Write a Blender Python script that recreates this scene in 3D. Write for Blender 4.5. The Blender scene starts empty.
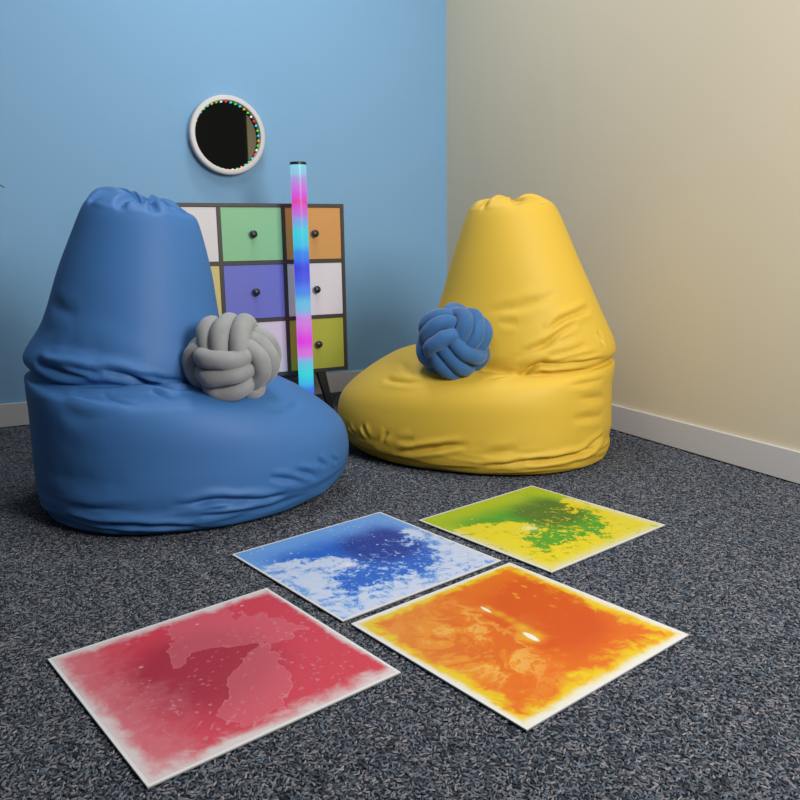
import bpy, bmesh, math, random
import numpy as np
from mathutils import Vector, Matrix, noise
random.seed(7)
SC = bpy.context.scene
COL = SC.collection

# ------------------------------------------------------------------ helpers
def lin(r, g, b):
    f = lambda c: (c/255/12.92) if c/255 <= .04045 else ((c/255+.055)/1.055)**2.4
    return (f(r), f(g), f(b), 1)

def mat(name, color=(.8,.8,.8,1), rough=.6, metal=0, emit=None, estr=1, coat=0, spec=.5, sheen=0):
    m = bpy.data.materials.new(name); m.use_nodes = True
    b = m.node_tree.nodes['Principled BSDF']
    b.inputs['Base Color'].default_value = color
    b.inputs['Roughness'].default_value = rough
    b.inputs['Metallic'].default_value = metal
    b.inputs['Coat Weight'].default_value = coat
    b.inputs['Specular IOR Level'].default_value = spec
    b.inputs['Sheen Weight'].default_value = sheen
    if emit:
        b.inputs['Emission Color'].default_value = emit
        b.inputs['Emission Strength'].default_value = estr
    return m

class E:
    """tiny node expression helper"""
    tree = None
    def __init__(s, sock): s.s = sock
    @staticmethod
    def put(inp, v):
        if isinstance(v, E): E.tree.links.new(v.s, inp)
        else: inp.default_value = v
    @staticmethod
    def m(op, a, b=0.0, c=0.0, clamp=False):
        n = E.tree.nodes.new('ShaderNodeMath'); n.operation = op; n.use_clamp = clamp
        E.put(n.inputs[0], a); E.put(n.inputs[1], b); E.put(n.inputs[2], c)
        return E(n.outputs[0])
    def __add__(a, b): return E.m('ADD', a, b)
    __radd__ = __add__
    def __mul__(a, b): return E.m('MULTIPLY', a, b)
    __rmul__ = __mul__
    def __sub__(a, b): return E.m('SUBTRACT', a, b)
    def __rsub__(a, b): return E.m('SUBTRACT', b, a)
    def __truediv__(a, b): return E.m('DIVIDE', a, b)

def ss(lo, hi, x):
    n = E.tree.nodes.new('ShaderNodeMapRange'); n.interpolation_type = 'SMOOTHSTEP'
    E.put(n.inputs['Value'], x); E.put(n.inputs['From Min'], float(lo)); E.put(n.inputs['From Max'], float(hi))
    return E(n.outputs['Result'])
def mixc(f, a, b):
    n = E.tree.nodes.new('ShaderNodeMix'); n.data_type = 'RGBA'
    E.put(n.inputs['Factor'], f); E.put(n.inputs['A'], a); E.put(n.inputs['B'], b)
    return E(n.outputs['Result'])
def mixf(f, a, b): return a*(1.0-f)+b*f
def sepxyz(v):
    n = E.tree.nodes.new('ShaderNodeSeparateXYZ'); E.put(n.inputs[0], v)
    return [E(n.outputs[i]) for i in range(3)]
def comb(x, y, z=0.0):
    n = E.tree.nodes.new('ShaderNodeCombineXYZ')
    for i, q in enumerate((x, y, z)): E.put(n.inputs[i], q)
    return E(n.outputs[0])
def nz(v, scale, detail=3, rough=.55, dist=0, lac=2.0):
    n = E.tree.nodes.new('ShaderNodeTexNoise')
    E.put(n.inputs['Vector'], v); n.inputs['Scale'].default_value = scale; n.inputs['Detail'].default_value = detail
    n.inputs['Roughness'].default_value = rough; n.inputs['Distortion'].default_value = dist
    n.inputs['Lacunarity'].default_value = lac
    return E(n.outputs[0])
def vor(v, scale, rnd=1):
    n = E.tree.nodes.new('ShaderNodeTexVoronoi')
    E.put(n.inputs['Vector'], v); n.inputs['Scale'].default_value = scale; n.inputs['Randomness'].default_value = rnd
    return E(n.outputs['Distance']), E(n.outputs['Color'])
def objco():
    n = E.tree.nodes.new('ShaderNodeTexCoord'); return E(n.outputs['Object'])
def bsdf(m): return m.node_tree.nodes['Principled BSDF']
def bump(m, h, strength=.3, dist=.01):
    n = m.node_tree.nodes.new('ShaderNodeBump'); n.inputs['Strength'].default_value = strength; n.inputs['Distance'].default_value = dist
    E.put(n.inputs['Height'], h); m.node_tree.links.new(n.outputs[0], bsdf(m).inputs['Normal'])

def link(name, me, m=None, parent=None, smooth=False):
    o = bpy.data.objects.new(name, me); COL.objects.link(o)
    if m is not None: me.materials.append(m)
    if parent is not None: o.parent = parent
    if smooth:
        me.polygons.foreach_set('use_smooth', [True]*len(me.polygons))
    return o
def from_bm(name, bm, m=None, parent=None, smooth=False):
    bmesh.ops.recalc_face_normals(bm, faces=bm.faces)
    me = bpy.data.meshes.new(name); bm.to_mesh(me); bm.free()
    return link(name, me, m, parent, smooth)
def from_np(name, V, F, m=None, parent=None, smooth=True):
    me = bpy.data.meshes.new(name); me.from_pydata([tuple(v) for v in V], [], [tuple(int(i) for i in f) for f in F]); me.update()
    return link(name, me, m, parent, smooth)
def box(bm, x0, x1, y0, y1, z0, z1, bevel=0):
    r = bmesh.ops.create_cube(bm, size=1)
    for v in r['verts']:
        v.co = Vector(((x0+x1)/2+v.co.x*(x1-x0), (y0+y1)/2+v.co.y*(y1-y0), (z0+z1)/2+v.co.z*(z1-z0)))
    if bevel:
        es = list({e for v in r['verts'] for e in v.link_edges})
        bmesh.ops.bevel(bm, geom=es, offset=bevel, segments=2, affect='EDGES', profile=.6)
def boxobj(name, dims, m, parent=None, bevel=0):
    bm = bmesh.new(); box(bm, *dims, bevel=bevel); return from_bm(name, bm, m, parent)
def lathe(name, prof, m, parent=None, n=64, axis='Z', loc=(0,0,0), closed=False):
    V, F = [], []
    k = len(prof)
    for i in range(n):
        a = 2*math.pi*i/n
        for r, z in prof:
            p = (r*math.cos(a), r*math.sin(a), z)
            if axis == 'Y': p = (p[0], -p[2], p[1])
            V.append((p[0]+loc[0], p[1]+loc[1], p[2]+loc[2]))
    for i in range(n):
        j = (i+1) % n
        for q in range(k if closed else k-1):
            F.append((i*k+q, j*k+q, j*k+(q+1)%k, i*k+(q+1)%k))
    o = from_np(name, V, F, m, parent, True)
    bm = bmesh.new(); bm.from_mesh(o.data); bmesh.ops.remove_doubles(bm, verts=bm.verts, dist=1e-5)
    bmesh.ops.recalc_face_normals(bm, faces=bm.faces); bm.to_mesh(o.data); bm.free()
    md = o.modifiers.new('edge', 'EDGE_SPLIT'); md.split_angle = math.radians(35)
    return o
def empty(name, loc, rz=0):
    o = bpy.data.objects.new(name, None); COL.objects.link(o); o.location = loc; o.rotation_euler = (0, 0, rz); o.empty_display_size = .1
    return o
def tag(o, label=None, cat=None, group=None, kind=None):
    if label: o['label'] = label
    if cat: o['category'] = cat
    if group: o['group'] = group
    if kind: o['kind'] = kind
    return o

# ---- bean bag surface: stack of egg-shaped rings (back x, front x, half width, z at back, z at front, z at sides)
RINGS=[(-.02,.06,.03,.006,.006,.006),(-.31,.46,.32,.004,.004,.004),(-.352,.545,.375,.004,.004,.004),(-.362,.59,.40,.018,.018,.018),
 (-.368,.635,.418,.06,.055,.055),(-.374,.665,.425,.13,.13,.12),(-.374,.655,.425,.21,.21,.20),(-.374,.605,.42,.29,.275,.27),
 (-.378,.525,.40,.345,.34,.32),(-.378,.445,.368,.372,.385,.345),(-.372,.375,.328,.378,.408,.345),(-.362,.315,.30,.380,.405,.338),
 (-.357,.275,.284,.388,.40,.342),(-.378,.262,.292,.435,.44,.41),(-.320,.24,.262,.56,.535,.545),(-.232,.215,.213,.74,.73,.74),
 (-.155,.185,.165,.912,.897,.905),(-.122,.157,.134,.945,.932,.94),(-.066,.110,.084,.966,.954,.96),(-.015,.07,.042,.960,.952,.956),(.018,.038,.01,.922,.922,.922)]
def catmull(P,u):
    n=len(P); i=np.clip(np.floor(u).astype(int),0,n-2); t=(u-i)[:,None]
    p0=P[np.maximum(i-1,0)];p1=P[i];p2=P[i+1];p3=P[np.minimum(i+2,n-1)]
    return .5*((2*p1)+(p2-p0)*t+(2*p0-5*p1+4*p2-p3)*t*t+(3*p1-p0-3*p2+p3)*t**3)
def ring_points(R,u,th):
    # u, th flat arrays -> local xyz
    q=catmull(np.asarray(R,float),u)
    xb,xf,b,zb,zf,zs=q.T
    r=(xf-xb)
    xc=xb+np.minimum(b*1.02,r*.5)*1.0
    c,s=np.cos(th),np.sin(th)
    k=np.clip((c+.75)/1.5,0,1); k=k*k*(3-2*k); x=xc+c*((xc-xb)*(1-k)+(xf-xc)*k)
    pt=np.clip(c,0,1)**3
    y=b*s*(1-.05*pt)
    z=zs*s*s+np.where(c>0,zf,zb)*c*c
    return np.stack([x,y,z],-1)
def tune(R,fx,db,df,ds,tf,tb=0,cr=0):
    # stretch of the nose, height changes of the seat rings at back, front and sides, forward flare of the backrest
    R=np.array(R,float); far=(R[:,1]>.24)&(np.arange(len(R))<13); R[far,1]=.24+(R[far,1]-.24)*fx
    w=np.interp(np.arange(len(R)),[6,8,13,15],[0,1,1,0])
    R[:,3]+=db*w; R[:,4]+=df*w; R[:,5]+=ds*w
    R[10:13,5]+=.012
    R[13:16,1]+=np.array([.6,1,.4])*tf
    R[11:14,5]+=np.array([.7,1,.7])*cr; R[10:13,2]-=cr*.4
    R[4:15,0]+=tb; R[1:4,0]+=tb*1.4
    return R
T_BLUE=(.93,.052,-.018,.032,-.004,.021,.032); T_YEL=(1.06,-.022,0,-.010,.055)
# ------------------------------------------------------------------ settings
TUBE = (-1.074, -.55); TUBE_E = .92
BLUE_BAG = (.038, .138, .355, 1); YELLOW_BAG = (.62, .41, .042, 1)
BL_RD = (-.80, 2.50); YE_RD = (.437, 3.03)
KG_RD = (-.488, 2.32); KG_Z = .475; KG_ROT = (.4, .3, .2)
KB_RD = (.193, 2.79); KB_Z = .455; KB_ROT = (.6, -.3, .5)
LIGHTS = [('key_softbox', (-.86, -4.3, 1.7), (-1.1, -1.2, .5), .8, 1.0, 84, (1, .97, .93)),
          ('ceiling_panel', (-1.5, -1.9, 3.0), (-1.5, -1.9, 0), 1.6, 1.4, 27, (.98, .985, 1)),
          ('ceiling_spot', (-1.22, -.92, 3.35), (-1.22, -.92, 0), .42, .42, 21, (.98, .985, 1)),
          ]
WORLD = ((.85, .92, 1, 1), .12)
KG_FR = ((-.15, -.35, .92), (.92, -.05, .38), 1)
KB_FR = ((-.68, .42, .5), (.60, .64, .45), -1)
FOLDS_BLUE = [([(-141.0,13.09),(-127.0,12.91),(-115.5,12.79),(-101.0,12.64)],0.011,0.0297),([(-128.0,13.09),(-114.0,13.09),(-101.0,12.94),(-94.5,12.79)],0.009,0.0162),([(-100.5,13.09),(-89.5,12.87),(-77.5,12.42),(-67.5,10.87),(-60.0,10.34)],0.01,0.0216),([(-92.5,13.09),(-77.0,12.79),(-63.0,12.42),(-52.5,12.3)],0.007,0.0068),([(-99.0,10.49),(-96.5,9.48),(-92.0,9.06)],0.008,0.0068),([(-77.0,10.64),(-74.5,9.48)],0.009,0.0085),([(-118.5,10.34),(-117.5,9.25),(-108.0,8.84),(-96.5,8.5)],0.013,-0.0059),([(-133.0,3.9),(-119.5,3.79),(-104.0,3.79),(-90.5,3.6),(-82.0,3.41)],0.007,0.0203),([(-141.0,3.07),(-127.5,3.26),(-112.5,3.37),(-97.5,3.41)],0.006,0.0085),([(-89.0,4.69),(-81.5,4.69),(-75.5,4.73),(-66.0,4.5),(-57.0,4.35),(-52.5,4.35)],0.009,0.0216),([(-81.5,4.39),(-72.0,4.39),(-62.5,4.28)],0.007,0.0068),([(-81.0,4.09),(-75.0,4.05),(-65.5,4.05)],0.007,0.0085),([(-60.0,5.29),(-54.5,5.07),(-47.0,4.73)],0.008,0.0102),([(-51.0,5.33),(-46.0,5.07),(-39.5,4.69)],0.008,0.0102),([(-40.0,5.45),(-36.0,5.03)],0.007,0.0102),([(-31.5,5.33),(-27.5,4.92)],0.006,0.0085),([(-49.0,7.93),(-41.5,7.71),(-34.0,7.74),(-25.5,7.97)],0.012,0.0085),([(-128.5,7.74),(-120.5,7.71),(-106.0,7.78)],0.022,0.0051),([(-155.0,14.45),(-119.5,14.3)],0.018,0.0051),([(-148.5,13.62),(-118.0,13.7),(-94.5,13.55),(-73.5,13.43)],0.025,0.0068),([(-139.0,4.39),(-119.0,4.54),(-100.0,4.58)],0.012,0.0068),([(-148.0,5.6),(-122.5,5.6),(-102.0,5.6)],0.03,0.0043)]
FOLDS_YELLOW = [([(81.5,13.21),(95.0,13.4),(111.5,13.7),(128.0,13.88)],0.009,0.0162),([(77.0,12.98),(90.0,13.24),(106.5,13.47),(121.0,13.62)],0.008,0.0076),([(82.5,12.64),(99.5,13.02),(116.5,13.21),(130.0,13.32)],0.009,0.0085),([(77.5,12.26),(93.5,12.75),(111.0,12.91),(137.0,13.02)],0.008,0.0085),([(78.5,9.18),(88.0,12.45),(105.0,12.72),(149.5,12.6)],0.009,0.0189),([(100.5,12.87),(115.5,13.02),(141.5,13.02)],0.006,0.0068),([(99.5,13.7),(117.5,13.96),(147.5,14.11)],0.01,0.017),([(65.5,14.11),(84.5,14.19),(99.5,14.3),(115.5,14.41)],0.014,0.0076),([(71.5,13.88),(83.5,13.92)],0.012,0.0051),([(135.5,4.28),(145.5,4.5),(155.0,4.73)],0.009,0.0119),([(85.5,3.79),(101.0,4.09),(120.5,4.16),(140.5,4.2),(149.0,4.32)],0.008,0.0216),([(86.0,4.5),(93.5,4.69),(100.5,4.84)],0.014,0.0068),([(40.5,5.26),(43.0,4.69)],0.008,0.0119),([(50.0,4.69),(53.0,5.18)],0.008,0.0085),([(30.0,5.03),(33.0,4.65)],0.006,0.0085),([(57.5,4.77),(63.0,5.07)],0.01,0.0068),([(55.0,4.13),(65.5,4.54),(73.0,4.81),(80.5,4.99)],0.009,0.0189),([(35.5,7.78),(41.5,7.74),(50.5,7.89),(56.0,8.16)],0.01,0.0085),([(25.0,8.95),(38.0,8.65),(49.0,8.35)],0.012,0.0051),([(122.0,8.05),(152.0,7.89)],0.01,0.0059),([(131.0,6.92),(155.0,6.5)],0.012,0.0059),([(128.0,5.9),(153.5,5.67)],0.012,0.0059),([(145.5,13.58),(148.0,13.24)],0.008,0.0102)]
# ------------------------------------------------------------------ camera (position and lens worked out from the square floor tiles)
CF, PITCH, ROLL, YAW = 796.074, .19887, -.01406, .47039
CAM = Vector((-2.32881, -3.96938, .81127))
cp, sp = math.cos(PITCH), math.sin(PITCH)
fw = Vector((cp*math.sin(YAW), cp*math.cos(YAW), -sp)); rt = Vector((math.cos(YAW), -math.sin(YAW), 0)); up = rt.cross(fw)
c_, s_ = math.cos(ROLL), math.sin(ROLL)
rt, up = c_*rt+s_*up, -s_*rt+c_*up
cd = bpy.data.cameras.new('camera'); cam = bpy.data.objects.new('camera', cd); COL.objects.link(cam)
cd.sensor_width = 36; cd.lens = CF/800*36; cd.clip_start = .02
M = Matrix((rt, up, -fw)).transposed().to_4x4(); M.translation = CAM
cam.matrix_world = M
SC.camera = cam
Fh = Vector((math.sin(YAW), math.cos(YAW), 0)); Rh = Vector((math.cos(YAW), -math.sin(YAW), 0))
def ground(r, d): return Vector((CAM.x, CAM.y, 0)) + Rh*r + Fh*d

# ------------------------------------------------------------------ room
def wall_mat(name, col):
    m = mat(name, col, .75, spec=.3); E.tree = m.node_tree
    c = objco(); n = nz(c, 900, 2); n2 = nz(c, 1.3, 2)
    E.put(bsdf(m).inputs['Base Color'], mixc(ss(.3, .7, n2)*.5, tuple(q*.975 for q in col[:3])+(1,), col))
    bump(m, n, .12, .001); return m
M_BLUEWALL = wall_mat('blue_wall_paint', (.215, .415, .635, 1))
M_BEIGE = wall_mat('cream_wall_paint', (.66, .585, .43, 1))
M_SKIRT = mat('white_skirting_paint', (.58, .565, .57, 1), .45)
def struct(o): o['kind'] = 'structure'; return o
struct(boxobj('wall_back', (-4.6, .15, 0, .15, -.02, 3.4), M_BLUEWALL))
struct(boxobj('wall_right', (0, .15, -3.78, 0, -.02, 3.4), M_BEIGE))
struct(boxobj('baseboard_back', (-4.6, 0, -.012, 0, 0, .1066), M_SKIRT, bevel=.002))
struct(boxobj('baseboard_right', (-.012, 0, -3.78, -.012, 0, .1066), M_SKIRT, bevel=.002))
M_BACKING = mat('carpet_backing', (.02, .023, .03, 1), .95, spec=.1); E.tree = M_BACKING.node_tree
E.put(bsdf(M_BACKING).inputs['Base Color'], mixc(ss(.45, .7, nz(objco(), 160, 3)), (.012,.014,.018,1), (.07,.08,.10,1)))
struct(boxobj('floor', (-4.6, .15, -5.2, .15, -.05, -.006), M_BACKING))

# carpet pile: short heathered tufts lying every way over the backing
def carpet():
    rng = np.random.default_rng(3)
    xs, ys = [], []
    sp_ = .0056
    gx, gy = np.meshgrid(np.arange(-4.3, -.014, sp_), np.arange(-3.9, -.014, sp_))
    x = gx.ravel()+rng.uniform(-.6, .6, gx.size)*sp_; y = gy.ravel()+rng.uniform(-.6, .6, gx.size)*sp_
    d = (x-CAM.x)*Fh.x+(y-CAM.y)*Fh.y; r = (x-CAM.x)*Rh.x+(y-CAM.y)*Rh.y
    k = (d > .45) & (abs(r) < d*.62+.35) & (x < -.014) & (y < -.014)
    x, y = x[k], y[k]; n = len(x)
    ang = rng.uniform(0, 2*np.pi, n)+0*x
    L = rng.uniform(.0038, .0070, n); W = rng.uniform(.0012, .0020, n); tilt = rng.uniform(-.28, .28, n)
    z0 = rng.uniform(-.0062, -.0026, n)
    ux, uy = np.cos(ang), np.sin(ang); vx, vy = -uy, ux
    st = np.array([[-1, 0, .1], [-.5, -1, -.3], [-.5, 0, 1], [-.5, 1, -.3], [.5, -.9, -.3], [.5, 0, .95], [.5, .9, -.3], [1, 0, .05]])
    bend = rng.uniform(-.5, .5, n)
    P = np.zeros((n, 8, 3))
    for i, (a, b, c) in enumerate(st):
        la = a*L; wb = b*W + bend*W*2*(a*a)
        P[:, i, 0] = x+ux*la+vx*wb; P[:, i, 1] = y+uy*la+vy*wb
        P[:, i, 2] = np.minimum(z0+c*W*1.1+a*L*tilt, -.0004)
    fa = [(0,1,2),(0,2,3),(7,5,4),(7,6,5)]; fq = [(1,4,5,2),(2,5,6,3)]
    base = (np.arange(n)*8)[:, None]
    tri = (base[:, :, None]+np.array(fa)[None]).reshape(n, -1); quad = (base[:, :, None]+np.array(fq)[None]).reshape(n, -1)
    loops = np.concatenate([tri, quad], 1).ravel()
    tot = np.tile([3]*4+[4]*2, n); start = np.concatenate([[0], np.cumsum(tot)[:-1]])
    me = bpy.data.meshes.new('carpet_pile')
    me.vertices.add(n*8); me.vertices.foreach_set('co', P.ravel())
    me.loops.add(len(loops)); me.loops.foreach_set('vertex_index', loops.astype(np.int32))
    me.polygons.add(len(tot)); me.polygons.foreach_set('loop_start', start.astype(np.int32)); me.polygons.foreach_set('loop_total', tot.astype(np.int32))
    me.polygons.foreach_set('use_smooth', np.ones(len(tot), bool))
    t = rng.uniform(0, 1, n)
    at = me.attributes.new('fibre', 'FLOAT', 'POINT'); at.data.foreach_set('value', np.repeat(t, 8).astype(np.float32))
    me.update(calc_edges=True)
    m = mat('carpet_fibre', rough=.9, spec=.15); E.tree = m.node_tree
    a = m.node_tree.nodes.new('ShaderNodeAttribute'); a.attribute_name = 'fibre'
    rp = m.node_tree.nodes.new('ShaderNodeValToRGB'); rp.color_ramp.interpolation = 'LINEAR'
    el = rp.color_ramp.elements
    stops = CARPET_STOPS
    el[0].position = stops[0][0]; el[0].color = stops[0][1]; el[1].position = stops[-1][0]; el[1].color = stops[-1][1]
    for p_, c in stops[1:-1]:
        e = el.new(p_); e.color = c
    m.node_tree.links.new(a.outputs['Fac'], rp.inputs[0]); m.node_tree.links.new(rp.outputs[0], bsdf(m).inputs['Base Color'])
    o = link('carpet_pile', me, m)
    tag(o, 'charcoal and slate blue heathered carpet pile covering the floor', 'carpet', kind='stuff')
CARPET_STOPS = [(0, (.020,.023,.030,1)), (.25, (.044,.052,.067,1)), (.5, (.076,.092,.116,1)), (.68, (.106,.132,.168,1)), (.76, (.118,.115,.125,1)), (.92, (.16,.152,.162,1)), (1, (.23,.216,.226,1))]
carpet()

# ------------------------------------------------------------------ liquid floor tiles
def gsum(u, v, pts):
    t = None
    for (a, b, r, w) in pts:
        du = (u-a)*(1/r); dv = (v-b)*(1/r)
        q = du*du+dv*dv
        g = E.m('EXPONENT', q*-1.0)*w
        t = g if t is None else t+g
    return t
def tile_mat(kind):
    m = mat(kind+'_liquid_tile_face', rough=.35, spec=.4); E.tree = m.node_tree
    x, y, _ = sepxyz(objco()); u = x*2.0+.5; v = y*2.0+.5
    P = comb(x, y, 0.0)
    off = {'red': 3.1, 'orange': 7.7, 'blue': 1.3, 'green': 1.3}[kind]
    P2 = comb(x+off, y-off, 0.0)
    w1 = nz(P2, 5, 4, .6, 1.2)-.5; w2 = nz(comb(x-off, y+off*2, .3), 5, 4, .6, 1.2)-.5
    W = comb(x+w1*.10+off, y+w2*.10, 0.0)
    eu = E.m('MINIMUM', u, 1.0-u); ev = E.m('MINIMUM', v, 1.0-v); e = E.m('MINIMUM', eu, ev)
    white = (.80, .80, .80, 1)
    if kind in ('blue', 'green'):
        fine = nz(W, 38, 7, .78, .4)-.5; mid = nz(W, 10, 4, .6, .8)-.5
        g = gsum(u, v, [(.62,.00,.34,1.0), (.95,.30,.30,.9), (.45,.16,.15,.6), (1.0,.80,.28,1.0), (.46,.36,.10,.55), (.38,.95,.11,.7), (.55,1.0,.14,.8), (.75,.97,.14,.8), (.36,.08,.10,.5), (.52,.27,.10,.4)])
        spk = gsum(u, v, [(.60,.60,.17,1.0), (.70,.40,.16,.9), (.75,.65,.14,.9), (.62,.30,.10,.6), (.50,.80,.12,.6), (.78,.22,.10,.5)])
        p_ = ss(.15, .85, g)*.76+.03
        p_ = mixf(E.m('MINIMUM', spk, 1.0)*.85, p_, .40)
        f = p_-.5+fine*2.5+mid*1.3
        mask = ss(-.035, .045, f)
        soft = ss(-.02, .34, f+fine*.3)
        edge = ss(.0, .20, e+mid*.12)
        top = ss(.02, .32, u+mid*.08)
        if kind == 'blue':
            deep, midc, lite, pale = (.008,.035,.32,1), (.02,.13,.62,1), (.16,.38,.82,1), (.62,.70,.88,1)
        else:
            deep, midc, lite, pale = (.03,.16,.025,1), (.035,.35,.03,1), (.42,.55,.02,1), (.74,.66,.012,1)
        core = gsum(u, v, [(.36,.72,.22,1.0), (.5,.62,.2,.6)])
        c = mixc(ss(.1, .9, core+mid*.4), midc, deep)
        c = mixc(E.m('SUBTRACT', 1.0, edge*top), c, lite)
        wh = mixc(soft, lite if kind == 'blue' else (.80,.62,.01,1), pale if kind == 'blue' else (.80,.69,.03,1))
        if kind == 'green':
            wh = mixc(ss(.0, .09, e+fine*.12), (.74,.74,.40,1), wh)
        c = mixc(mask, c, wh)
        # little bubbles
        d, _c = vor(P2, 34); d2, _c2 = vor(W, 75)
        den = ss(.45, .6, nz(P2, 6, 2)+.06)
        b = E.m('MULTIPLY', ss(.17, .10, d), den)
        b2 = E.m('MULTIPLY', ss(.2, .12, d2), ss(.40, .6, nz(P, 4, 2)))
        c = mixc(E.m('MAXIMUM', b*.8, b2*.55), c, (.60,.72,.92,1) if kind == 'blue' else (.62,.72,.22,1))
        spot = gsum(u, v, [(.525,.385,.035,1.0)])
        c = mixc(spot*.9, c, (.85,.88,.92,1) if kind == 'blue' else (.85,.85,.45,1))
    elif kind == 'red':
        mid = nz(W, 5, 5, .62, .8)-.5; fine = nz(W, 30, 5, .65, .4)-.5
        deep, base, pink, pale = (.42,.020,.038,1), (.66,.045,.068,1), (.70,.22,.25,1), (.74,.65,.64,1)
        core = gsum(u, v, [(.50,.40,.30,1.1), (.42,.55,.2,.6)])
        c = mixc(ss(.1, .9, core+mid*.6), base, deep)
        # milky islands with crisp scalloped shores
        w3 = nz(P2, 7, 3, .55)-.5; w4 = nz(comb(y+1.7, x-off, .6), 7, 3, .55)-.5
        ui = u+w3*.42; vi = v+w4*.42
        isl = gsum(ui, vi, [(.12,.55,.11,.9), (.20,.66,.13,1.0), (.30,.76,.12,1.0), (.42,.78,.10,.95), (.56,.74,.08,.8), (.27,.52,.10,.8),(.33,.43,.055,.8),(.66,.60,.11,.95), (.74,.50,.11,.95), (.84,.46,.09,.9), (.66,.70,.07,.6)])
        f = E.m('MINIMUM', isl, .95)+mid*2.9+fine*.35-.60
        im = ss(-.012, .014, f)
        c = mixc(im*.5, c, (.72,.15,.19,1))
        rim = E.m('MULTIPLY', ss(.0, .016, f), ss(.05, .016, f))
        c = mixc(rim*.6, c, (.80,.32,.36,1))
        # fade to the pale rims, widest along the left side
        sideL = ss(.34, .0, v+mid*.5+fine*.3); 
        c = mixc(sideL*.75, c, pink)
        sp_d, _ = vor(W, 60); den = ss(.44, .6, nz(P2, 7, 3)+.02+sideL*.10+ss(.25,.05,e)*.08)
        c = mixc(E.m('MULTIPLY', ss(.30, .14, sp_d), den)*.7, c, (.66,.22,.26,1))
        sd, _ = vor(P2, 15)
        c = mixc(E.m('MULTIPLY', ss(.085, .06, sd), ss(.45, .6, nz(P, 5, 1)))*.7, c, (.72,.42,.44,1))
        lo = E.m('MINIMUM', E.m('MINIMUM', u*1.5, (1.0-u)*1.05), E.m('MINIMUM', v*1.5, (1.0-v)*3.0))
        c = mixc(ss(.115, .010, lo+mid*.20+fine*.12), c, pale)
    else:
        mid = nz(W, 6, 6, .62, 1.0)-.5; fine = nz(W, 26, 5, .65, .5)-.5
        deep, base, lite, yel, pale = (.66,.075,.006,1), (.76,.15,.006,1), (.82,.32,.02,1), (.82,.58,.01,1), (.80,.79,.66,1)
        core = gsum(u, v, [(.42,.72,.26,1.0), (.62,.62,.24,.9), (.50,.22,.10,.5), (.25,.88,.12,.5)])
        c = mixc(ss(.15, .95, core+mid*.8), base, deep)
        c = mixc(ss(.2, 1.0, gsum(u, v, [(.30,.12,.26,1.0), (.62,.12,.2,.7), (.12,.35,.14,.6)])+mid*1.2)*.7, c, lite)
        swirl = E.m('SINE', (u*4.0+v*13.0+mid*22.0+w1*14.0))
        sw = gsum(u, v, [(.45,.22,.24,1.0), (.25,.38,.16,.7), (.68,.28,.16,.8)])
        c = mixc(E.m('MULTIPLY', ss(-.3, .9, swirl), sw)*.62, c, lite)
        line = E.m('MULTIPLY', ss(.78, .95, swirl), sw)
        c = mixc(line*.5, c, (.86,.52,.14,1))
        c = mixc(E.m('MULTIPLY', ss(-.5, -.9, swirl), sw)*.7, c, (.70,.13,.008,1))
        drops, _ = vor(comb(x*1.0+w1*.02, y*1.7, 0.0), 26)
        dz = gsum(u, v, [(.30,.80,.14,1.0), (.40,.70,.10,.7)])
        c = mixc(E.m('MULTIPLY', ss(.30, .2, drops), dz)*.75, c, (.82,.36,.03,1))
        lo = E.m('MINIMUM', E.m('MINIMUM', u*1.7, (1.0-u)*1.0), E.m('MINIMUM', v*1.6, (1.0-v)*1.25))
        c = mixc(ss(.15, .045, lo+mid*.22+fine*.26), c, yel)
        c = mixc(ss(.062, .02, lo+mid*.08+fine*.05), c, pale)
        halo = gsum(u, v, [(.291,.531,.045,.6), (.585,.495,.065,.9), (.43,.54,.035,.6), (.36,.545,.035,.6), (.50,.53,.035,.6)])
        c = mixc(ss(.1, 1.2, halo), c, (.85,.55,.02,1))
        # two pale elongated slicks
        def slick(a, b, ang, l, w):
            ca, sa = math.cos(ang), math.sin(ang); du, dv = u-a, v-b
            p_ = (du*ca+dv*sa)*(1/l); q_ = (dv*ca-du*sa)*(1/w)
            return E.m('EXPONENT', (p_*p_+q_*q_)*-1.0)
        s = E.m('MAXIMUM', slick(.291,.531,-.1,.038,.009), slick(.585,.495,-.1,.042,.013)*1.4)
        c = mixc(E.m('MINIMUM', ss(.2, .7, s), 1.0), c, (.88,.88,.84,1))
    c = mixc(ss(.014, .011, e), c, white)
    E.put(bsdf(m).inputs['Base Color'], mixc(.29, c, (0,0,0,1)))
    return m
M_TEDGE = mat('grey_vinyl_edge', (.30,.30,.30,1), .45)
tiles = [('red', -2.00392, -2.54272, -1.35101, 'red and pink liquid floor tile lying nearest the camera at left'),
 ('blue', -1.53372, -2.18894, -1.3494, 'deep blue and white liquid floor tile lying between the bean bags'),
 ('green', -.97971, -2.20028, -1.3517, 'green and yellow liquid floor tile lying in front of the yellow bean bag'),
 ('orange', -1.41362, -2.69636, -1.35266, 'orange liquid floor tile with yellow rim and two white streaks')]
for k, x, y, a, lab in tiles:
    t = empty('liquid_floor_tile', (x, y, 0), a)
    tag(t, lab, 'floor tile', 'square liquid floor tiles')
    bm = bmesh.new(); box(bm, -.25, .25, -.25, .25, 0, .0028, bevel=.0006); from_bm('tile_base', bm, M_TEDGE, t)
    bm = bmesh.new(); box(bm, -.2494, .2494, -.2494, .2494, .0028, .0032); from_bm('printed_face', bm, tile_mat(k), t)

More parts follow.
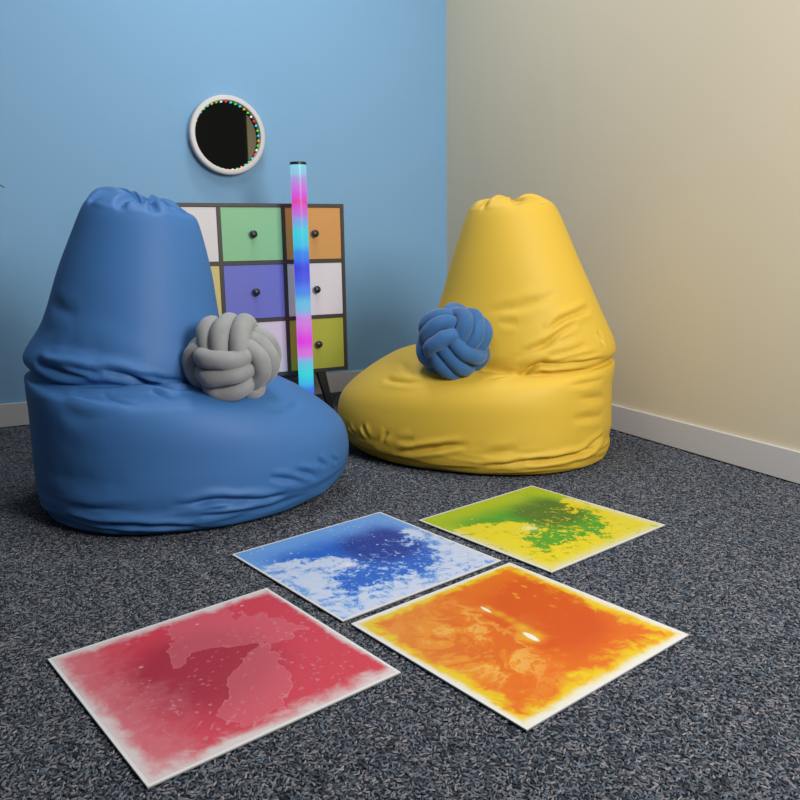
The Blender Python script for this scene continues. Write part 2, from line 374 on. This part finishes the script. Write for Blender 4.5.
# ------------------------------------------------------------------ chest of drawers
M_FRAME = mat('dark_brown_frame', (.040,.032,.030,1), .5)
M_LEG = mat('dark_metal_leg', (.022,.019,.018,1), .45)
M_KNOB = mat('black_knob', (.022,.022,.024,1), .32)
DX = [-1.712, -1.398, -1.099, -.807]; DZ = [.195, .454, .7165, .972]
YF = -.40; FT = .016
ch = empty('chest_of_drawers', (-1.25, -.22, 0))
tag(ch, 'dark framed chest of nine coloured drawers on slanted legs against blue wall', 'chest of drawers')
def rel(o, parent): # keep the world placement of a mesh written in room coordinates
    o.data.transform(Matrix.Translation(-parent.location)); o.parent = parent; return o
bm = bmesh.new()
for x in (DX[0], DX[-1]): box(bm, x-FT/2, x+FT/2, YF, -.03, DZ[0]-FT/2, DZ[-1]+FT/2, .001)
for x in DX[1:3]: box(bm, x-FT/2, x+FT/2, YF+.001, -.04, DZ[0], DZ[-1])
for z in (DZ[0], DZ[-1]): box(bm, DX[0], DX[-1], YF+.0005, -.03, z-FT/2, z+FT/2, .001)
for z in DZ[1:3]: box(bm, DX[0], DX[-1], YF+.0015, -.04, z-FT/2, z+FT/2)
box(bm, DX[0], DX[-1], -.04, -.03, DZ[0], DZ[-1])
rel(from_bm('frame', bm, M_FRAME), ch)
dcol = [[(.66,.64,.645,1), (.225,.52,.27,1), (.60,.29,.075,1)],
        [(.60,.50,.19,1), (.135,.155,.56,1), (.70,.665,.70,1)],
        [(.18,.40,.62,1), (.64,.60,.72,1), (.42,.44,.045,1)]]
dname = [['white','green','orange'], ['yellow','violet blue','white'], ['blue','white','olive yellow']]
for ri in range(3):
    for ci in range(3):
        x0, x1 = DX[ci]+FT/2+.0015, DX[ci+1]-FT/2-.0015
        z1, z0 = DZ[3-ri]-FT/2-.0015, DZ[2-ri]+FT/2+.0015
        m = mat('drawer_front_'+dname[ri][ci].replace(' ', '_'), dcol[ri][ci], .55); E.tree = m.node_tree
        bump(m, nz(objco(), 260, 3), .08, .001)
        d = rel(boxobj('drawer', (x0, x1, YF+.003, YF+.34, z0, z1), m, bevel=.0012), ch)
        d['label'] = dname[ri][ci]+' drawer'
        k = lathe('knob', [(0,.0),(.006,0),(.006,.010),(.0135,.014),(.0175,.018),(.0165,.025),(.010,.030),(0,.031)], M_KNOB, None, 24, 'Y', ((x0+x1)/2, YF+.003, (z0+z1)/2))
        k.data.transform(Matrix.Translation(-ch.location)); k.parent = d
for sx, xa, xb in ((1, -.935, -.892), (-1, -1.60, -1.643)):
    for ya, yb in ((-.375, -.385), (-.075, -.06)):
        bm = bmesh.new()
        t, w = .0215, .0135
        vt = [bm.verts.new((xa+a*t, ya+b*t*.8, DZ[0]-FT/2)) for a, b in ((-1,-1),(1,-1),(1,1),(-1,1))]
        vb = [bm.verts.new((xb+a*w, yb+b*w, 0)) for a, b in ((-1,-1),(1,-1),(1,1),(-1,1))]
        bm.faces.new(vt); bm.faces.new(vb)
        for i in range(4): bm.faces.new((vt[i], vt[(i+1)%4], vb[(i+1)%4], vb[i]))
        bmesh.ops.bevel(bm, geom=list(bm.edges), offset=.0015, segments=1, affect='EDGES')
        rel(from_bm('leg', bm, M_LEG), ch)

# ------------------------------------------------------------------ round infinity mirror with coloured lights
mr = empty('infinity_mirror', (-1.2385, 0, 1.312))
tag(mr, 'round infinity mirror in white rim with tiny coloured lights, hung on blue wall', 'mirror')
M_RIM = mat('white_rim', (.62,.60,.60,1), .4)
R0 = .182
rim = lathe('rim', [(R0-.004,.001),(R0-.001,.024),(R0-.004,.026),(R0-.004,.029),(R0,.031),(R0+.001,.052),(R0-.003,.057),(R0-.010,.059),(R0-.020,.059),(R0-.0235,.056),(R0-.024,.012),(R0-.024,.001)], M_RIM, mr, 128, 'Y', closed=True)
M_MIRR = mat('dark_mirror_glass', (.075,.072,.058,1), .02, metal=1)
gl = lathe('mirror_glass', [(0,.020),(R0-.0235,.020),(R0-.0235,.017),(0,.017)], M_MIRR, mr, 96, 'Y')
seq = [(1,1,1,1),(1,.03,.02,1),(.02,.85,.95,1),(.12,.85,.02,1),(.02,.85,.95,1),(1,.5,.02,1),(.12,.85,.02,1)]
nm = ['white','red','cyan','green','cyan','orange','green']
LM = {}
NL = 42
for i in range(NL):
    a = math.radians(97)-2*math.pi*i/NL
    key = i % 7
    if nm[key] not in LM: LM[nm[key]] = mat('light_'+nm[key], (.02,.02,.02,1), .4, emit=seq[key], estr=1.1)
    bm = bmesh.new(); bmesh.ops.create_uvsphere(bm, u_segments=10, v_segments=6, radius=1)
    ra = R0-.0262
    for v in bm.verts:
        l = Vector((v.co.x*.0032, v.co.y*.013, v.co.z*.0042))
        # radial, depth, tangential
        v.co = Vector(((ra+l.x)*math.cos(a)-l.z*math.sin(a), -.027+l.y, (ra+l.x)*math.sin(a)+l.z*math.cos(a)))
    o = from_bm('light_dot', bm, LM[nm[key]], mr, True); o['label'] = nm[key]+' light'

# ------------------------------------------------------------------ glowing tube lamp
tb = ground(-.448, 3.59); tb = Vector((TUBE[0], TUBE[1], 0))
tl = empty('tube_lamp', tb)
tag(tl, 'tall slim tube lamp glowing pink, cyan and blue in front of the drawers', 'lamp')
H = 1.149; RT = .0345
m = mat('glowing_tube', (.5,.5,.5,1), .25); E.tree = m.node_tree
_, _, z = sepxyz(objco())
rp = m.node_tree.nodes.new('ShaderNodeValToRGB'); rp.color_ramp.interpolation = 'B_SPLINE' if False else 'EASE'
stops = [(166,(125,215,232)),(173,(140,200,230)),(180,(170,150,222)),(188,(205,110,225)),(197,(216,70,214)),(202,(226,60,165)),(207,(215,80,208)),(214,(190,110,218)),(221,(120,165,230)),
 (232,(50,208,226)),(243,(50,195,230)),(254,(40,130,236)),(268,(52,62,226)),(278,(60,80,228)),(292,(70,135,235)),(304,(100,190,226)),(311,(125,180,226)),(321,(205,125,224)),(343,(224,48,224)),(357,(212,115,222)),(365,(100,190,226)),(377,(45,214,220)),(386,(45,190,232)),(395,(50,115,240)),(410,(60,60,225)),(430,(60,160,230))]
def ztube(py): return H-(py-163.0)/(393-163)*(H-.147)*1.0
el = rp.color_ramp.elements
ps = sorted([(max(0, min(1, ztube(py)/H)), lin(*c)) for py, c in stops])
el[0].position = ps[0][0]; el[0].color = ps[0][1]; el[1].position = ps[-1][0]; el[1].color = ps[-1][1]
for p_, c in ps[1:-1]: e = el.new(p_); e.color = c
E.put(rp.inputs[0], z*(1/H))
m.node_tree.links.new(rp.outputs[0], bsdf(m).inputs['Emission Color']); bsdf(m).inputs['Emission Strength'].default_value = TUBE_E
bsdf(m).inputs['Base Color'].default_value = (.05,.05,.05,1); bsdf(m).inputs['Specular IOR Level'].default_value = .2
lathe('glowing_tube', [(RT,.03),(RT,H-.012)], m, tl, 48)
M_CAP = mat('black_plastic', (.012,.010,.010,1), .4)
lathe('cap', [(RT,H-.012),(RT+.0012,H-.0115),(RT+.0012,H-.001),(RT,H),(0,H)], M_CAP, tl, 48)
lathe('lamp_base', [(0,0),(RT+.012,0),(RT+.014,.004),(RT+.012,.012),(RT+.002,.016),(RT+.0015,.03),(0,.03)], M_CAP, tl, 48)

# ------------------------------------------------------------------ bean bags
def fabric(name, col):
    m = mat(name, col, .58, spec=.35); E.tree = m.node_tree
    c = objco(); w = nz(c, 700, 2)
    bump(m, w, .06, .001)
    return m
def vnoise(P, sc, seed):
    return np.array([noise.noise(Vector((p[0]*sc[0]+seed, p[1]*sc[1]+seed*1.7, p[2]*sc[2]-seed))) for p in P])
def bean_bag(loc, rz, fabric_m, fx, folds, seed, label, cat, top_tilt):
    R = tune(RINGS, *fx)
    NU, NT = 340, 560
    # ring spacing: even along the outline
    uu = np.linspace(0, len(R)-1, 2000)
    a = ring_points(R, uu, np.full(2000, -math.pi/2)); b = ring_points(R, uu, np.zeros(2000))
    s = np.concatenate([[0], np.cumsum(.5*np.linalg.norm(np.diff(a, axis=0), axis=1)+.5*np.linalg.norm(np.diff(b, axis=0), axis=1)+.0004)])
    us = np.interp(np.linspace(0, s[-1], NU), s, uu); us[0] = 0; us[-1] = len(R)-1
    th = np.arange(NT)*2*math.pi/NT
    U, TH = np.meshgrid(us, th, indexing='ij'); U = U.ravel(); TH = TH.ravel()
    P = ring_points(R, U, TH)
    def normals(P):
        G = P.reshape(NU, NT, 3)
        dt = np.roll(G, -1, 1)-np.roll(G, 1, 1); du = np.gradient(G, axis=0)
        n = np.cross(dt, du); n /= np.linalg.norm(n, axis=2, keepdims=True)+1e-9
        return n.reshape(-1, 3)
    N = normals(P)
    disp = np.zeros(len(P))
    # cap: gathered pleats
    cap = np.clip((U-16.2)/1.2, 0, 1)*np.clip((20-U)/1.5, 0, 1)
    nn = vnoise(np.stack([np.cos(TH)*2, np.sin(TH)*2, U*.35], -1), (1, 1, 1), seed)
    pleat = np.sin(TH*9+nn*4.5+seed)
    disp += cap*(.010*np.abs(pleat)**.8*np.sign(pleat)+.016*nn)
    # gentle body undulation, horizontal soft folds low down and at the crease
    lo = vnoise(P, (2.2, 2.2, 5), seed+3); disp += .009*lo*np.clip((U-4)/2, 0, 1)*np.clip((16-U)/2, 0, 1)
    band = np.exp(-((U-3.6)/1.0)**2)*.9+np.exp(-((U-11.3)/1.1)**2)*.8+np.exp(-((U-8.8)/.9)**2)*.15
    rid = vnoise(P, (3.2, 3.2, 20), seed+9); rid2 = vnoise(P, (6, 6, 34), seed+19)
    disp += band*(.010*(np.abs(rid)*-2+.5)+.004*(np.abs(rid2)*-2+.5))*np.clip((U-1.8)/.8, 0, 1)
    # placed folds: (theta deg, ring) path, width, depth (+ groove, - ridge)
    for path, w, dep in folds:
        tt = np.radians([p[0] for p in path]); rr = np.array([p[1] for p in path], float)
        k = np.linspace(0, len(path)-1, 30*len(path)); pr = catmull(np.stack([rr, tt], -1), k)
        q = ring_points(R, pr[:, 0], pr[:, 1])
        box_ = (P > q.min(0)-w*5).all(1) & (P < q.max(0)+w*5).all(1)
        idx = np.where(box_)[0]
        if len(idx) == 0: continue
        D = np.linalg.norm(P[idx][:, None]-q[None], axis=2); j = D.argmin(1); d = D[np.arange(len(idx)), j]
        d = d+w*.55*np.array([noise.noise(Vector(v)*17+Vector((seed, 0, 0))) for v in P[idx]])
        t = j/(len(q)-1); tap = np.clip(np.sin(np.pi*np.clip(t, .02, .98)), 0, 1)**1.0
        prof = -dep*np.exp(-(np.abs(d)/w)**1.5)+.45*dep*np.exp(-((d-2.1*w)/(w*1.4))**2)
        disp[idx] += prof*tap
    P = P+N*disp[:, None]
    # cap tilt/saddle
    hz = np.clip((P[:, 2]-.55)/.45, 0, 1)**2
    P[:, 2] += hz*(top_tilt[0]*P[:, 0]/.17+top_tilt[1]+top_tilt[2]*P[:, 1]/.17)
    P[:, 2] = np.maximum(P[:, 2], .0015)
    G = P.reshape(NU, NT, 3)
    # weld the poles
    t = empty('bean_bag', loc, rz); tag(t, label, cat, 'slouchy bean bag chairs')
    def part(name, i0, i1, close0=False, close1=False):
        rows = G[i0:i1+1]; n = len(rows)
        V = rows.reshape(-1, 3).tolist(); F = []
        for i in range(n-1):
            for j in range(NT):
                k = (j+1) % NT
                F.append((i*NT+j, i*NT+k, (i+1)*NT+k, (i+1)*NT+j))
        if close0: V.append(rows[0].mean(0)); c = len(V)-1; F += [((j+1)%NT, j, c) for j in range(NT)]
        if close1: V.append(rows[-1].mean(0)); c = len(V)-1; F += [((n-1)*NT+j, (n-1)*NT+(j+1)%NT, c) for j in range(NT)]
        o = from_np(name, V, F, fabric_m, t, True)
        return o
    ih = int(np.argmin(abs(us-3.0))); ic = int(np.argmin(abs(us-16.25)))
    part('base_panel', 0, ih, close0=True)
    part('cover', ih, ic)
    part('gathered_top', ic, NU-1, close1=True)
    return t
M_BB = fabric('blue_nylon', BLUE_BAG); M_YB = fabric('yellow_nylon', YELLOW_BAG)
bl = ground(BL_RD[0], BL_RD[1]); ye = ground(YE_RD[0], YE_RD[1])
BLA = math.radians(11)-YAW; YEA = math.radians(171)-YAW
bean_bag(bl, BLA, M_BB, T_BLUE, FOLDS_BLUE, 2.3, 'big royal blue bean bag chair slouching on the carpet with grey knot cushion', 'bean bag', (-.030, -.016, .024))
bean_bag(ye, YEA, M_YB, T_YEL, FOLDS_YELLOW, 8.1, 'bright yellow bean bag chair slouching in the corner with blue knot cushion', 'bean bag', (-.008, -.012, 0))

# ------------------------------------------------------------------ knot cushions: three interlocked bands of three stuffed loops
def knot(loc, frame, m, label, seed):
    d1, d2, hand = frame
    scr = lambda q: (Rh*q[0]+Vector((0,0,1))*q[1]-Fh*q[2]).normalized()
    X = scr(d1); Y = scr(d2); Y = (Y-X*Y.dot(X)).normalized(); Z = X.cross(Y)
    t = empty('knot_cushion', loc); t.rotation_euler = Matrix((X, Y, Z)).transposed().to_euler()
    tag(t, label, 'cushion', 'round knotted cushions')
    rt_ = .0275
    A = [Vector((1,0,0)), Vector((0,1,0)), Vector((0,0,1))]
    for b in range(3):
        u, v, w = A[b], A[(b+1)%3], A[(b+2)%3]
        for k in (-1, 0, 1):
            n, ns = 120, 18; V = []; F = []; ctr = []
            for i in range(n):
                f = 2*math.pi*i/n; c, s = math.cos(f), math.sin(f)
                ra = .114 if k == 0 else .103
                rb = .070 if k == 0 else .062
                e = 2.5
                q = (abs(c/ra)**e+abs(s/rb)**e)**(-1/e)
                o = k*.0485*(1+.08*abs(c)-.22*abs(s))
                p = u*(q*c)+v*(q*s)+w*o; p.z *= hand
                nzv = Vector((noise.noise(p*11+Vector((seed,k,b))), noise.noise(p*11+Vector((9,seed,k))), noise.noise(p*11+Vector((k,4,seed+b)))))
                ctr.append(p+nzv*.010)
            for i in range(n):
                p = ctr[i]; tn = (ctr[(i+1)%n]-ctr[i-1]).normalized()
                out = (p-p.project(tn)); out = (p-tn*p.dot(tn)).normalized(); sd = tn.cross(out)
                for j in range(ns):
                    g = 2*math.pi*j/ns; co, si = math.cos(g), math.sin(g)
                    rr = rt_*(1+.05*noise.noise(Vector((i*.12, j*.5, seed+k))))
                    # stitched crease running along the tube
                    V.append(p+out*(co*rr*.98)+sd*(si*rr))
            for i in range(n):
                for j in range(ns):
                    F.append((i*ns+j, ((i+1)%n)*ns+j, ((i+1)%n)*ns+(j+1)%ns, i*ns+(j+1)%ns))
            from_np('stuffed_loop', V, F, m, t, True)
    return t
def knit(name, col):
    m = mat(name, col, .85, spec=.2, sheen=.25); E.tree = m.node_tree
    c = objco(); E.put(bsdf(m).inputs['Base Color'], mixc(ss(.3, .75, nz(c, 22, 3)), col, tuple(q*.86 for q in col[:3])+(1,)))
    bump(m, nz(c, 420, 2), .25, .001); return m
kg = ground(*KG_RD); kg.z = KG_Z; kb = ground(*KB_RD); kb.z = KB_Z
knot(kg, KG_FR, knit('grey_jersey', (.265,.275,.28,1)), 'round grey knotted cushion resting on the seat of the blue bean bag', 1.5)
knot(kb, KB_FR, knit('blue_jersey', (.036,.125,.30,1)), 'round blue knotted cushion resting on the seat of the yellow bean bag', 6.2)

# ------------------------------------------------------------------ potted plant beyond the left edge; one leaf tip reaches into view
M_LEAF = mat('green_leaf', (.07,.16,.05,1), .5); M_POT = mat('white_pot', (.6,.6,.58,1), .5); M_SOIL = mat('soil', (.03,.02,.015,1), .9); M_STEM = mat('plant_stem', (.12,.09,.05,1), .8)
PX, PY = -2.62, -.34
pl = empty('potted_plant', (PX, PY, 0)); tag(pl, 'arching green leaf tip of a potted plant beyond the left edge', 'plant')
lathe('pot', [(0,0),(.10,0),(.13,.26),(.135,.27),(.12,.27),(.115,.25)], M_POT, pl, 40)
lathe('soil', [(0,.245),(.1165,.245)], M_SOIL, pl, 40)
lathe('stem', [(.018,.24),(.015,.6),(.012,.98),(0,.99)], M_STEM, pl, 12)
def leaf(a, L, rise, droop, z0=.95, w=.014):
    V, F = [], []; n = 16
    d = Vector((math.cos(a), math.sin(a), 0)); s = Vector((-d.y, d.x, 0))
    for i in range(n+1):
        t = i/n; p = d*(L*t)+Vector((0, 0, z0+rise*math.sin(min(t*1.9, math.pi*.5)) - droop*t**2.2))
        ww = w*math.sin(math.pi*min(1, .12+t*.88))**.7+.0006
        V += [p-s*ww+Vector((0,0,.004)), p, p+s*ww+Vector((0,0,.004))]
    for i in range(n):
        for k in (0, 1): F.append((i*3+k, i*3+k+1, i*3+k+4, i*3+k+3))
    o = from_np('leaf', V, F, M_LEAF, pl, True); md = o.modifiers.new('thick', 'SOLIDIFY'); md.thickness = .001
    return o
leaf(math.atan2(.02, .38), .385, .20, .115)
for i in range(13):
    a = math.radians(70+i*18.5+random.uniform(-6, 6)); leaf(a, .22+.1*random.random() if abs(math.sin(a))<.7 or math.sin(a)<0 else .22, .14+.15*random.random(), .2+.15*random.random(), .9+.006*i)

# ------------------------------------------------------------------ light
def area(name, loc, target, sx, sy, power, col=(1,1,1)):
    l = bpy.data.lights.new(name, 'AREA'); l.shape = 'RECTANGLE'; l.size = sx; l.size_y = sy; l.energy = power; l.color = col
    o = bpy.data.objects.new(name, l); COL.objects.link(o); o.location = loc
    o.rotation_euler = (Vector(target)-Vector(loc)).to_track_quat('-Z', 'Y').to_euler(); return o
for a in LIGHTS: area(*a)
w = bpy.data.worlds.new('world'); SC.world = w; w.use_nodes = True
w.node_tree.nodes['Background'].inputs[0].default_value = WORLD[0]; w.node_tree.nodes['Background'].inputs[1].default_value = WORLD[1]
SC.view_settings.view_transform = 'Standard'; SC.view_settings.look = 'None'; SC.view_settings.gamma = 1; SC.view_settings.exposure = 0
SC.view_settings.use_curve_mapping = False
SC.cycles.max_bounces = 6
